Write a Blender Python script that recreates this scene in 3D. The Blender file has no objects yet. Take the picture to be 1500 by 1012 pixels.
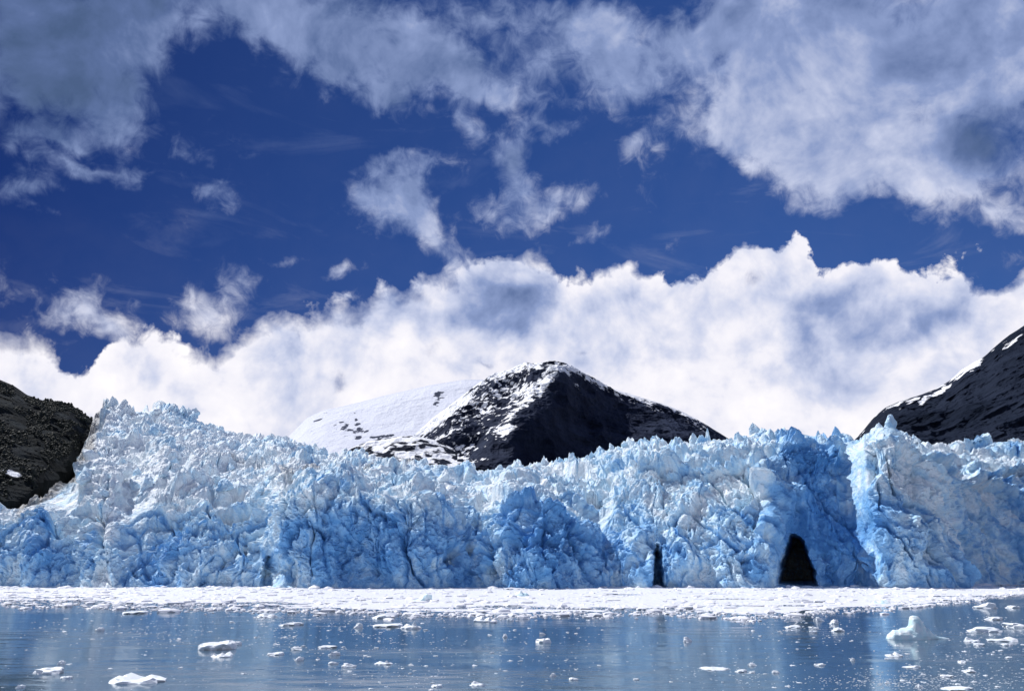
import bpy, bmesh, math, random
import numpy as np
from mathutils import Vector, Matrix

random.seed(7)
RNG = np.random.default_rng(11)
SC = bpy.context.scene
COL = SC.collection
R = math.radians
F32 = np.float32

# ------------------------------------------------------------------ camera, world, sun
LENS, PW, PH = 28.0, 1500.0, 1012.0
FPX = PW * LENS / 36.0
HORIZON = 812.0
CAM_H = 17.0
TILT = math.atan((HORIZON - PH / 2) / FPX)

cam_d = bpy.data.cameras.new('camera')
cam_d.lens = LENS
cam_d.sensor_width = 36
cam_d.clip_start = 1.0
cam_d.clip_end = 60000
cam = bpy.data.objects.new('camera', cam_d)
COL.objects.link(cam)
cam.location = (0, 0, CAM_H)
cam.rotation_euler = (R(90) + TILT, 0, 0)
SC.camera = cam
SC.view_settings.view_transform = 'Standard'
SC.view_settings.look = 'None'
SC.view_settings.exposure = 0.0
SC.view_settings.gamma = 1.0
SC.view_settings.use_curve_mapping = False
SC.cycles.max_bounces = 6
SC.cycles.diffuse_bounces = 3
SC.cycles.glossy_bounces = 3
SC.cycles.transmission_bounces = 2
SC.cycles.caustics_reflective = False
SC.cycles.caustics_refractive = False
SC.cycles.use_denoising = True

SUN_AZ, SUN_EL = -62.0, 52.0        # degrees clockwise from the view direction (+Y), above the horizon
SUN_STRENGTH = 5.0
SKY_STRENGTH = 0.10
SUN_DIR = Vector((math.sin(R(SUN_AZ)) * math.cos(R(SUN_EL)), math.cos(R(SUN_AZ)) * math.cos(R(SUN_EL)), math.sin(R(SUN_EL))))


def ray(px, py):
    """Pixel of the photograph -> slopes (X/Y, Z/Y) of its line of sight, works on arrays."""
    xn = (np.asarray(px, float) - PW / 2) / FPX
    yn = (PH / 2 - np.asarray(py, float)) / FPX
    yw = math.cos(TILT) - yn * math.sin(TILT)
    zw = math.sin(TILT) + yn * math.cos(TILT)
    return xn / yw, zw / yw


def sky_at(px, py):
    a, b = ray(px, py)
    return math.degrees(math.atan(a)), math.degrees(math.atan(b / math.hypot(1, a)))


class Nodes:
    def __init__(self, tree):
        self.t = tree
        self.n = tree.nodes
        self.l = tree.links

    def put(self, node, i, v):
        if v is None:
            return
        if isinstance(v, bpy.types.NodeSocket):
            self.l.new(v, node.inputs[i])
        else:
            node.inputs[i].default_value = v

    def math(self, op, a, b=None, c=None, clamp=False):
        m = self.n.new('ShaderNodeMath')
        m.operation = op
        m.use_clamp = clamp
        for i, v in enumerate((a, b, c)):
            self.put(m, i, v)
        return m.outputs[0]

    def vmath(self, op, a, b=None, c=None, scale=None):
        m = self.n.new('ShaderNodeVectorMath')
        m.operation = op
        for i, v in enumerate((a, b, c)):
            self.put(m, i, v)
        if scale is not None:
            self.put(m, 3, scale)
        return m.outputs[1] if op in ('LENGTH', 'DOT_PRODUCT', 'DISTANCE') else m.outputs[0]

    def noise(self, vec, scale, detail=4, rough=0.5, lac=2.0, dist=0.0, out='Fac'):
        m = self.n.new('ShaderNodeTexNoise')
        m.noise_dimensions = '3D'
        self.put(m, 'Vector', vec)
        m.inputs['Scale'].default_value = scale
        m.inputs['Detail'].default_value = detail
        m.inputs['Roughness'].default_value = rough
        m.inputs['Lacunarity'].default_value = lac
        m.inputs['Distortion'].default_value = dist
        return m.outputs[out]

    def mapr(self, v, a, b, c=0.0, d=1.0, smooth=True):
        m = self.n.new('ShaderNodeMapRange')
        m.interpolation_type = 'SMOOTHSTEP' if smooth else 'LINEAR'
        m.clamp = True
        self.put(m, 0, v)
        for i, x in ((1, a), (2, b), (3, c), (4, d)):
            self.put(m, i, x)
        return m.outputs[0]

    def mix(self, f, a, b, blend='MIX'):
        m = self.n.new('ShaderNodeMix')
        m.data_type = 'RGBA'
        m.blend_type = blend
        self.put(m, 0, f)
        self.put(m, 6, a if isinstance(a, bpy.types.NodeSocket) else (*a, 1))
        self.put(m, 7, b if isinstance(b, bpy.types.NodeSocket) else (*b, 1))
        return m.outputs[2]

    def attr(self, name):
        m = self.n.new('ShaderNodeAttribute')
        m.attribute_name = name
        return m.outputs['Fac']

    def bump(self, h, strength, dist, normal=None):
        m = self.n.new('ShaderNodeBump')
        m.inputs['Strength'].default_value = strength
        m.inputs['Distance'].default_value = dist
        self.put(m, 'Height', h)
        if normal is not None:
            self.put(m, 'Normal', normal)
        return m.outputs[0]


# upper edge of the cloud bank over the mountains, by pixel of the photograph
BANK = [(-60, 455), (0, 472), (60, 488), (100, 528), (150, 548), (166, 503), (210, 472), (255, 488), (295, 516), (330, 492),
        (360, 470), (400, 458), (480, 442), (530, 430), (548, 408), (620, 402), (680, 392), (740, 362), (790, 368),
        (822, 402), (870, 396), (912, 382), (960, 402), (1030, 404), (1068, 384), (1084, 352), (1125, 340), (1184, 343),
        (1208, 400), (1260, 396), (1310, 386), (1370, 396), (1440, 386), (1510, 384), (1580, 392)]
# clouds above it: x, y, half width, half height, turn in degrees, weight
PUFFS = [
    (40, 70, 190, 150, 0, .9), (150, 60, 170, 150, 0, .8), (270, 10, 170, 75, 0, .8), (60, 195, 85, 50, 10, .75), (20, 285, 90, 70, 20, .8),
    (110, 250, 110, 32, 8, .7), (165, 170, 60, 90, 20, .45), (190, 262, 60, 30, 30, .35), (420, 30, 130, 80, 0, .8), (530, 60, 140, 110, 0, .85),
    (575, 135, 70, 55, 0, .7), (650, 95, 120, 60, 15, .75), (720, 118, 80, 45, 10, .5), (690, 185, 50, 42, 40, .55),
    (758, 242, 48, 58, 0, .85), (800, 186, 80, 30, 5, .6), (835, 50, 130, 60, -10, .75), (700, 20, 120, 45, 0, .6), (905, 95, 75, 70, 0, .75),
    (935, 190, 60, 48, 0, .65), (995, 105, 70, 70, 0, .6), (1110, 60, 190, 130, 0, 1.0), (1290, 110, 300, 220, 0, 1.1),
    (1075, 190, 130, 60, 8, .9), (1230, 235, 190, 95, 12, .9), (1430, 250, 200, 90, 0, .9), (1480, 70, 180, 150, 0, .9),
    (565, 298, 85, 75, 10, 1.0), (630, 345, 90, 55, 20, .75), (812, 285, 75, 38, -5, .8), (745, 315, 90, 28, 0, .5),
    (312, 285, 62, 26, 20, .5), (415, 370, 32, 16, 0, .5), (480, 396, 34, 18, 0, .55), (150, 455, 100, 45, 0, .75),
    (310, 455, 100, 55, 0, .75), (360, 405, 60, 38, 15, .55), (1485, 322, 60, 42, 0, .7), (545, 240, 60, 14, -8, .35),
    (872, 342, 45, 16, 0, .4), (690, 372, 40, 35, 0, .3), (70, 340, 45, 18, 0, .35), (500, 445, 40, 20, 0, .5),
    (690, 70, 120, 60, 0, .45), (790, 120, 90, 50, 0, .35), (870, 60, 120, 70, 0, .35), (1010, 60, 80, 60, 0, .4), (240, 60, 130, 50, 0, .4), (400, 60, 120, 50, 0, .4),
    (285, 225, 50, 22, 25, .25), (400, 125, 110, 40, 0, .28), (620, 255, 90, 30, 0, .25), (860, 140, 120, 40, 0, .3),
]
GAPS = [(330, 140, 150, 60, 5, .5), (480, 150, 90, 50, 0, .25), (690, 55, 50, 18, 30, .2), (740, 105, 35, 18, 0, .2), (1050, 92, 35, 25, -30, .5),
        (1020, 25, 40, 25, 0, .35), (90, 225, 90, 16, 12, .4), (15, 130, 30, 60, 0, .35), (1090, 290, 120, 60, 10, .4), (880, 60, 40, 20, 0, .2),
        (480, 550, 25, 14, 20, .45), (637, 520, 30, 22, 30, .35), (845, 523, 22, 10, 0, .4), (715, 545, 26, 8, 10, .5), (430, 500, 30, 8, -5, .35),
        (1100, 400, 22, 18, 40, .45), (600, 452, 28, 16, 0, .4)]
# thick, grey-bellied parts of the clouds
GREYS = [(1470, 195, 150, 90, 5, .95), (1400, 85, 190, 60, 5, .45), (735, 435, 100, 75, -25, .85), (735, 480, 120, 40, 0, .35), (1220, 470, 100, 50, -15, .7), (1320, 490, 120, 40, -8, .7), (600, 480, 110, 35, 0, .35), (430, 520, 120, 30, 0, .3),
         (1250, 560, 140, 50, 0, .35), (1040, 470, 70, 40, 0, .35), (1380, 440, 130, 50, 0, .4), (870, 470, 60, 60, 0, .3), (940, 440, 60, 30, 0, .35), (60, 560, 120, 40, 0, .35),
         (200, 520, 80, 30, 0, .25), (100, 90, 200, 160, 0, .35), (1150, 520, 90, 40, 0, .25), (1420, 560, 110, 50, 0, .3)]


def build_world():
    w = bpy.data.worlds.new('World')
    SC.world = w
    w.use_nodes = True
    g = Nodes(w.node_tree)
    g.n.clear()
    out = g.n.new('ShaderNodeOutputWorld')
    bg = g.n.new('ShaderNodeBackground')
    sky = g.n.new('ShaderNodeTexSky')
    sky.sky_type = 'NISHITA'
    sky.sun_disc = False
    sky.sun_elevation = R(SUN_EL)
    sky.sun_rotation = R(SUN_AZ)
    sky.altitude = 0
    sky.air_density = 1.0
    sky.dust_density = 0.3
    sky.ozone_density = 3.0
    d = g.n.new('ShaderNodeTexCoord').outputs['Generated']
    sep = g.n.new('ShaderNodeSeparateXYZ')
    g.l.new(d, sep.inputs[0])
    az = g.math('MULTIPLY', g.math('ARCTAN2', sep.outputs[0], sep.outputs[1]), 57.29578)
    el = g.math('MULTIPLY', g.math('ARCSINE', sep.outputs[2]), 57.29578)
    cmb = g.n.new('ShaderNodeCombineXYZ')
    g.l.new(az, cmb.inputs[0])
    g.l.new(el, cmb.inputs[1])
    p0 = cmb.outputs[0]

    def centred(vec, scale, detail, rough, amp):
        c = g.noise(vec, scale, detail, rough, out='Color')
        c = g.vmath('SUBTRACT', c, (0.5, 0.5, 0.5))
        return g.vmath('MULTIPLY', c, (amp, amp, 0.0))
    warp = g.vmath('ADD', centred(d, 7.0, 3, 0.5, 7.0), centred(d, 30.0, 4, 0.55, 2.0))
    p = g.vmath('ADD', p0, warp)

    def blobs(items, vec):
        acc = None
        for (x, y, rx, ry, turn, wgt) in items:
            a0, e0 = sky_at(x, y)
            ra = abs(sky_at(x + rx, y)[0] - sky_at(x - rx, y)[0]) / 2
            re = abs(sky_at(x, y + ry)[1] - sky_at(x, y - ry)[1]) / 2
            m = g.n.new('ShaderNodeMapping')
            m.vector_type = 'TEXTURE'
            g.l.new(vec, m.inputs[0])
            m.inputs[1].default_value = (a0, e0, 0)
            m.inputs[2].default_value = (0, 0, R(-turn))
            m.inputs[3].default_value = (ra, re, 1)
            gr = g.n.new('ShaderNodeTexGradient')
            gr.gradient_type = 'SPHERICAL'
            g.l.new(m.outputs[0], gr.inputs[0])
            acc = g.math('MULTIPLY_ADD', gr.outputs['Fac'], wgt, acc if acc is not None else 0.0)
        return acc

    # elevation of the bank's upper edge as a curve over azimuth
    wsep = g.n.new('ShaderNodeSeparateXYZ')
    bank_p = g.vmath('ADD', p0, g.vmath('ADD', centred(d, 11.0, 3, 0.5, 2.4), centred(d, 34.0, 4, 0.6, 1.7)))
    g.l.new(bank_p, wsep.inputs[0])
    ramp = g.n.new('ShaderNodeValToRGB')
    pts = [(-180, 13.0), (-80, 13.5)]
    pts += [sky_at(*q) for q in BANK]
    pts += [(80, 14.0), (180, 13.0)]
    # a colour ramp holds 32 stops: drop the least important ones
    while len(pts) > 31:
        cost = []
        for i in range(1, len(pts) - 1):
            (x0, y0), (x1, y1), (x2, y2) = pts[i - 1:i + 2]
            cost.append((abs(y0 + (y2 - y0) * (x1 - x0) / (x2 - x0) - y1) * min(x2 - x0, 20), i))
        pts.pop(min(cost)[1])
    cr = ramp.color_ramp
    cr.interpolation = 'LINEAR'
    for i, (a, e) in enumerate(pts):
        pos = (a + 180) / 360
        if i == 0:
            s = cr.elements[0]
        elif i == len(pts) - 1:
            s = cr.elements[1 if len(cr.elements) == 2 else len(cr.elements) - 1]
        else:
            s = cr.elements.new(pos)
        s.position = pos
        v = e / 40
        s.color = (v, v, v, 1)
    g.l.new(g.math('MULTIPLY_ADD', wsep.outputs[0], 1 / 360, 0.5), ramp.inputs[0])
    top = g.math('MULTIPLY', ramp.outputs[0], 40.0)
    depth = g.math('SUBTRACT', top, wsep.outputs[1])            # degrees below the edge
    vor = g.n.new('ShaderNodeTexVoronoi')
    vor.feature = 'F1'
    g.l.new(g.vmath('ADD', d, g.vmath('SCALE', g.vmath('SUBTRACT', g.noise(d, 18.0, 4, 0.6, out='Color'), (0.5, 0.5, 0.5)), scale=0.05)), vor.inputs['Vector'])
    vor.inputs['Scale'].default_value = 16.0
    vor.inputs['Detail'].default_value = 3.0
    vor.inputs['Roughness'].default_value = 0.42
    puffy = g.math('SUBTRACT', 0.78, vor.outputs['Distance'])
    edge = g.math('MULTIPLY_ADD', puffy, 1.7, depth)
    edge = g.math('ADD', edge, g.math('MULTIPLY_ADD', g.noise(d, 42.0, 6, 0.62, dist=0.6), 1.6, -0.8))
    width = g.mapr(g.math('ADD', g.noise(d, 5.0, 2, 0.5), g.mapr(az, -34.0, -3.0, 0.20, 0.0)), 0.45, 0.72, 0.40, 2.4)
    bank = g.math('DIVIDE', g.math('ADD', edge, 0.15), width, clamp=True)
    bank = g.math('SMOOTH_MAX', bank, g.mapr(depth, 1.0, 3.6, 0.0, 1.0), 0.1, clamp=True)

    # ragged density of everything above the bank
    n1 = g.noise(d, 9.0, 8, 0.58, dist=0.35)
    to_sun = Vector(SUN_DIR) * 0.022
    d2 = g.vmath('ADD', d, tuple(to_sun))
    n2 = g.noise(d2, 9.0, 5, 0.55, dist=0.35)
    nf = g.noise(d, 42.0, 6, 0.62, dist=0.6)
    # outside the photograph's field the sky goes on with scattered cloud
    infield = g.math('MULTIPLY', g.mapr(g.math('ABSOLUTE', az), 36, 46, 1, 0), g.mapr(el, 40, 48, 1, 0))
    outside = g.math('MULTIPLY', g.math('SUBTRACT', 1.0, infield), g.math('SUBTRACT', g.math('MULTIPLY', g.noise(d, 2.2, 3, 0.5), 1.9), 0.62))
    dens = g.math('SUBTRACT', blobs(PUFFS, p), blobs(GAPS, p))
    dens = g.math('ADD', dens, outside)
    gap = g.mapr(g.math('ADD', blobs(GAPS[10:], p), g.math('MULTIPLY_ADD', nf, 0.8, -0.4)), 0.10, 0.75)
    dens = g.math('ADD', dens, g.math('MULTIPLY_ADD', n1, 1.15, -0.575))
    dens = g.math('ADD', dens, g.math('MULTIPLY_ADD', nf, 0.95, -0.475))
    puff = g.mapr(dens, 0.12, 0.84, 0.0, 0.95)
    thin = g.math('MULTIPLY', g.mapr(g.noise(g.vmath('MULTIPLY', d, (1.0, 1.0, 3.5)), 5.0, 6, 0.6, dist=1.0), 0.5, 0.8), 0.16)
    bank = g.math('MULTIPLY', bank, g.math('MULTIPLY_ADD', gap, -0.75, 1.0))
    cover = g.math('SUBTRACT', 1.0, g.math('MULTIPLY', g.math('SUBTRACT', 1.0, puff), g.math('SUBTRACT', 1.0, bank)))
    cover = g.math('MAXIMUM', cover, thin)

    # light in the clouds: sunward sides bright, thick bellies grey
    grey = blobs(GREYS, p)
    relief = g.math('MULTIPLY', g.math('SUBTRACT', n1, n2), 1.0)
    fine = g.math('MULTIPLY_ADD', nf, 0.18, -0.09)
    soft = g.math('MULTIPLY_ADD', g.noise(d, 13.0, 4, 0.5, dist=0.5), -0.42, 0.25)
    low = g.mapr(el, 4.0, 34.0, 0.0, 1.0, smooth=False)
    base = g.mapr(low, 0.0, 1.0, 1.02, 0.42, smooth=False)
    side = g.math('MULTIPLY', g.mapr(az, -34.0, 12.0, -0.30, 0.02, smooth=False), g.mapr(low, 0.25, 0.75))
    shade = g.math('ADD', g.math('ADD', base, side), g.math('ADD', relief, g.math('ADD', fine, soft)))
    shade = g.math('ADD', shade, g.math('MULTIPLY', bank, g.math('MULTIPLY', puffy, 0.30)))
    shade = g.math('SUBTRACT', shade, g.math('MULTIPLY', grey, 0.62))
    shade = g.math('MULTIPLY_ADD', g.mapr(depth, 0.0, 3.5, 0.22, 0.08), bank, shade)
    cr2 = g.n.new('ShaderNodeValToRGB')
    g.l.new(g.math('MULTIPLY', shade, 0.8, clamp=True), cr2.inputs[0])
    stops = [(0.0, (0.075, 0.125, 0.25)), (0.18, (0.115, 0.175, 0.36)), (0.40, (0.27, 0.35, 0.60)), (0.60, (0.60, 0.65, 0.84)), (0.78, (0.90, 0.89, 0.97)), (1.0, (1.05, 1.02, 1.04))]
    e = cr2.color_ramp.elements
    e[0].position, e[0].color = stops[0][0], (*stops[0][1], 1)
    e[1].position, e[1].color = 1.0, (*stops[-1][1], 1)
    for pos, c in stops[1:-1]:
        q = e.new(pos)
        q.color = (*c, 1)
    cloud = g.vmath('SCALE', cr2.outputs[0], scale=1.0 / SKY_STRENGTH)

    # polarised, saturated blue
    tint = g.mix(g.mapr(az, -38, 20, 0, 1, smooth=False), (0.029, 0.073, 0.24), (0.20, 0.365, 0.73))
    blue = g.mix(1.0, sky.outputs[0], tint, 'MULTIPLY')
    col = g.mix(cover, blue, cloud)
    g.l.new(col, bg.inputs[0])
    bg.inputs[1].default_value = SKY_STRENGTH
    g.l.new(bg.outputs[0], out.inputs[0])
    w.cycles.sampling_method = 'MANUAL'
    w.cycles.sample_map_resolution = 512


build_world()

sun_d = bpy.data.lights.new('sun', 'SUN')
sun_d.energy = SUN_STRENGTH
sun_d.angle = R(0.5)
sun_d.color = (1.0, 0.975, 0.95)
sun = bpy.data.objects.new('sun', sun_d)
COL.objects.link(sun)
sun.rotation_euler = SUN_DIR.to_track_quat('Z', 'Y').to_euler()
sun.location = SUN_DIR * 500


# ------------------------------------------------------------------ numpy noise
def _hash(ix, iy, iz, seed):
    h = (ix.astype(np.uint32) * np.uint32(374761393) + iy.astype(np.uint32) * np.uint32(668265263)
         + iz.astype(np.uint32) * np.uint32(2147483647) + np.uint32((seed * 974711 + 12345) & 0xffffffff))
    h ^= h >> np.uint32(13)
    h *= np.uint32(1274126177)
    h ^= h >> np.uint32(16)
    h *= np.uint32(2246822519)
    h ^= h >> np.uint32(13)
    return h


def vnoise(x, y, z, seed=0):
    """Smooth value noise in -1..1."""
    x0, y0, z0 = np.floor(x), np.floor(y), np.floor(z)
    fx, fy, fz = x - x0, y - y0, z - z0
    ix, iy, iz = x0.astype(np.int32), y0.astype(np.int32), z0.astype(np.int32)
    fx = fx * fx * fx * (fx * (fx * 6 - 15) + 10)
    fy = fy * fy * fy * (fy * (fy * 6 - 15) + 10)
    fz = fz * fz * fz * (fz * (fz * 6 - 15) + 10)

    def c(a, b, d):
        return (_hash(ix + a, iy + b, iz + d, seed) & np.uint32(0xffff)).astype(F32) * F32(2 / 65535) - 1
    x00 = c(0, 0, 0) * (1 - fx) + c(1, 0, 0) * fx
    x10 = c(0, 1, 0) * (1 - fx) + c(1, 1, 0) * fx
    x01 = c(0, 0, 1) * (1 - fx) + c(1, 0, 1) * fx
    x11 = c(0, 1, 1) * (1 - fx) + c(1, 1, 1) * fx
    return (x00 * (1 - fy) + x10 * fy) * (1 - fz) + (x01 * (1 - fy) + x11 * fy) * fz


def fbm(x, y, z, octaves, seed=0, gain=0.5, ridged=False):
    s, a, t = 0, 1.0, 0.0
    for o in range(octaves):
        n = vnoise(x, y, z, seed + o * 17)
        s = s + a * ((1 - 2 * np.abs(n)) if ridged else n)
        t += a
        a *= gain
        x, y, z = x * 2.03 + 5.1, y * 2.03 + 9.7, z * 2.03 + 3.3
    return s / t


def facets(x, y, z, seed=0, k=14.0):
    """Broken-block noise: every cell gets its own tilted face, K sets how steep the step between two faces is.
    Returns (height about -1..1, gap to the next cell)."""
    x0, y0, z0 = np.floor(x - 0.5), np.floor(y - 0.5), np.floor(z - 0.5)
    best = np.full(x.shape, 9.0, F32)
    second = np.full(x.shape, 9.0, F32)
    val = np.zeros(x.shape, F32)
    tot = np.full(x.shape, 1e-9, F32)
    for a in (0, 1):
        for b in (0, 1):
            for c in (0, 1):
                cx, cy, cz = x0 + a, y0 + b, z0 + c
                h = _hash(cx.astype(np.int32), cy.astype(np.int32), cz.astype(np.int32), seed)
                r1 = (h & np.uint32(255)).astype(F32) / 255
                r2 = ((h >> np.uint32(8)) & np.uint32(255)).astype(F32) / 255
                r3 = ((h >> np.uint32(16)) & np.uint32(255)).astype(F32) / 255
                r4 = ((h >> np.uint32(24)) & np.uint32(255)).astype(F32) / 255
                dx = x - (cx + 0.5 + (r1 - 0.5) * 0.8)
                dy = y - (cy + 0.5 + (r2 - 0.5) * 0.8)
                dz = z - (cz + 0.5 + (r3 - 0.5) * 0.8)
                d = np.sqrt(dx * dx + dy * dy + dz * dz)
                v = (r4 - 0.5) * 0.9 + (dx * (r2 * 2 - 1) + dy * (r3 * 2 - 1) + dz * (r1 * 2 - 1)) * 1.3
                w = np.exp(-2 * k * d)
                val += w * v
                tot += w
                near = d < best
                second = np.where(near, best, np.minimum(second, d))
                best = np.where(near, d, best)
    return val / tot, second - best


def smoothstep(a, b, x):
    t = np.clip((x - a) / (b - a), 0.0, 1.0)
    return t * t * (3 - 2 * t)


def curve(table, x, k=1, smooth=0):
    """Column K of a table of rows (px, ...) at the positions X, optionally smoothed over SMOOTH samples."""
    t = np.array(table, float)
    y = np.interp(x, t[:, 0], t[:, k])
    if smooth > 1:
        ker = np.hanning(smooth + 2)[1:-1]
        ker /= ker.sum()
        y = np.convolve(np.pad(y, (smooth, smooth), 'edge'), ker, 'same')[smooth:-smooth]
    return y


# ------------------------------------------------------------------ mesh and tagging helpers
def mesh_from(name, verts, faces, mat, attrs=None, smooth=False):
    """faces: int array (n, 3) or (n, 4)."""
    me = bpy.data.meshes.new(name)
    verts = np.ascontiguousarray(verts, F32)
    faces = np.ascontiguousarray(faces, np.int32)
    n, k = faces.shape
    me.vertices.add(len(verts))
    me.vertices.foreach_set('co', verts.ravel())
    me.loops.add(n * k)
    me.loops.foreach_set('vertex_index', faces.ravel())
    me.polygons.add(n)
    me.polygons.foreach_set('loop_start', np.arange(0, n * k, k, dtype=np.int32))
    if smooth:
        me.polygons.foreach_set('use_smooth', np.ones(n, bool))
    else:
        me.polygons.foreach_set('use_smooth', np.zeros(n, bool))
    me.update(calc_edges=True)
    for key, arr in (attrs or {}).items():
        a = me.attributes.new(key, 'FLOAT', 'POINT')
        a.data.foreach_set('value', np.ascontiguousarray(arr, F32).ravel())
    me.materials.append(mat)
    return me


def link(name, me, parent=None, **props):
    o = bpy.data.objects.new(name, me)
    COL.objects.link(o)
    if parent is not None:
        o.parent = parent
    for k, v in props.items():
        o[k] = v
    return o


def grid_faces(nr, nc):
    i = np.arange(nr * nc).reshape(nr, nc)
    return np.stack([i[:-1, :-1], i[:-1, 1:], i[1:, 1:], i[1:, :-1]], -1).reshape(-1, 4)


def sheet(name, P, mat, attrs=None, smooth=False):
    nr, nc = P.shape[:2]
    return mesh_from(name, P.reshape(-1, 3), grid_faces(nr, nc), mat, attrs, smooth)


def normals(P):
    du = np.gradient(P, axis=1)
    dv = np.gradient(P, axis=0)
    n = np.cross(du, dv)
    return n / (np.linalg.norm(n, axis=-1, keepdims=True) + 1e-9)


def blob(px, py, cx, cy, rx, ry, turn=0.0):
    c, s = math.cos(R(turn)), math.sin(R(turn))
    u = ((px - cx) * c + (py - cy) * s) / rx
    v = (-(px - cx) * s + (py - cy) * c) / ry
    return np.exp(-(u * u + v * v))


# ------------------------------------------------------------------ materials
def material(name):
    m = bpy.data.materials.new(name)
    m.use_nodes = True
    g = Nodes(m.node_tree)
    return m, g, g.n['Principled BSDF']


def make_ice():
    m, g, b = material('glacier_ice')
    pos = g.n.new('ShaderNodeNewGeometry').outputs['Position']
    fresh, dirt_shade = g.attr('fresh'), g.attr('dirt_shade')
    n1 = g.noise(pos, 0.09, 5, 0.6)
    n2 = g.noise(pos, 0.45, 4, 0.6)
    n0 = g.noise(pos, 0.03, 4, 0.55)
    f = g.math('ADD', fresh, g.math('MULTIPLY_ADD', n1, 1.0, -0.52))
    f = g.math('ADD', f, g.math('MULTIPLY_ADD', n0, 0.8, -0.40))
    f = g.math('ADD', f, g.math('MULTIPLY_ADD', n2, 0.5, -0.25))
    ramp = g.n.new('ShaderNodeValToRGB')
    e = ramp.color_ramp.elements
    e[0].position, e[0].color = 0.0, (0.84, 0.91, 0.96, 1)
    e[1].position, e[1].color = 1.0, (0.11, 0.34, 0.69, 1)
    for pos_, c in ((0.18, (0.74, 0.87, 0.96)), (0.42, (0.53, 0.76, 0.94)), (0.70, (0.24, 0.51, 0.84))):
        q = e.new(pos_)
        q.color = (*c, 1)
    g.l.new(f, ramp.inputs[0])
    dn = g.mapr(g.math('MULTIPLY', dirt_shade, g.math('MULTIPLY_ADD', n2, 1.8, 0.1)), 0.22, 0.85, 0.0, 0.8)  # moraine grime, plus the shade painted inside the cave
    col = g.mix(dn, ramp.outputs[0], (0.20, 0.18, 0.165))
    g.l.new(col, b.inputs['Base Color'])
    b.inputs['Roughness'].default_value = 0.5
    b.inputs['Specular IOR Level'].default_value = 0.4
    h = g.math('ADD', g.noise(pos, 0.8, 6, 0.65), g.math('MULTIPLY', g.noise(pos, 0.25, 3, 0.5), 1.5))
    g.l.new(g.bump(h, 0.9, 1.3), b.inputs['Normal'])
    return m


def make_floe(name, c1, c2):
    m, g, b = material(name)
    tc = g.n.new('ShaderNodeNewGeometry').outputs['Position']
    f = g.mapr(g.noise(tc, 0.7, 4, 0.6), 0.35, 0.75)
    col = g.mix(f, c1, c2)
    g.l.new(col, b.inputs['Base Color'])
    b.inputs['Roughness'].default_value = 0.45
    g.l.new(g.bump(g.noise(tc, 5.0, 4, 0.6), 0.5, 0.15), b.inputs['Normal'])
    return m


def make_rock(name, rock_a, rock_b, scale, snow_col=(0.86, 0.88, 0.92)):
    m, g, b = material(name)
    pos = g.n.new('ShaderNodeNewGeometry').outputs['Position']
    snow = g.attr('snow')
    n = g.noise(pos, scale, 6, 0.62)
    n2 = g.noise(pos, scale * 7, 5, 0.6)
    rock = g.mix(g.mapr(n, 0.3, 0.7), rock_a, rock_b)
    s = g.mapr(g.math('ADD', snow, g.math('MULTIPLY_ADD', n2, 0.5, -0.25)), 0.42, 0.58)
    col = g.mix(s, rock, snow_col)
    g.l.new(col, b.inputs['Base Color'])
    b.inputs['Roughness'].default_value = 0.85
    b.inputs['Specular IOR Level'].default_value = 0.05
    g.l.new(g.bump(n2, 0.8, 0.6 / scale * 0.1), b.inputs['Normal'])
    return m


def make_water():
    m, g, b = material('fjord_water')
    pos = g.n.new('ShaderNodeNewGeometry').outputs['Position']
    b.inputs['Base Color'].default_value = (0.062, 0.115, 0.180, 1)
    b.inputs['Roughness'].default_value = 0.075
    b.inputs['IOR'].default_value = 1.33
    v = g.vmath('MULTIPLY', pos, (0.45, 1.0, 1.0))
    calm = g.mapr(g.noise(g.vmath('MULTIPLY', pos, (0.012, 0.03, 1.0)), 1.0, 3, 0.5), 0.42, 0.66, 0.25, 1.0)
    h = g.math('ADD', g.math('MULTIPLY', g.noise(v, 0.22, 3, 0.5), 1.0), g.math('MULTIPLY', g.noise(v, 1.5, 3, 0.6), 0.16))
    h = g.math('MULTIPLY', h, calm)
    g.l.new(g.bump(h, 0.55, 0.5), b.inputs['Normal'])
    return m


M_ICE = make_ice()
M_FLOE = make_floe('floating_ice', (0.78, 0.85, 0.90), (0.90, 0.92, 0.94))
M_BLUE = make_floe('blue_floating_ice', (0.58, 0.81, 0.88), (0.90, 0.93, 0.95))
M_BRASH = make_floe('brash_ice', (0.76, 0.79, 0.85), (0.92, 0.91, 0.93))
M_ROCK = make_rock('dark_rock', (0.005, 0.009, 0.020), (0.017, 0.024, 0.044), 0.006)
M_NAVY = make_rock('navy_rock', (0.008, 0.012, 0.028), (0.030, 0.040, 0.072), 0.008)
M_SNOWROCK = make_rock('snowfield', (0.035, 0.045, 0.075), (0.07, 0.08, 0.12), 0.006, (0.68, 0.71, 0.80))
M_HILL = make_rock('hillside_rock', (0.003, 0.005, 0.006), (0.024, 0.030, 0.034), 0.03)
M_WATER = make_water()

# ------------------------------------------------------------------ water
wx = np.array([-30000, -900, 900, 30000.0])
wy = np.array([-30000, -400, 700, 30000.0])
WP = np.stack([*np.meshgrid(wx, wy), np.zeros((4, 4))], -1)
link('water', sheet('water', WP, M_WATER), kind='structure', label='calm blue grey fjord water in front of the glacier', category='water')

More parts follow.
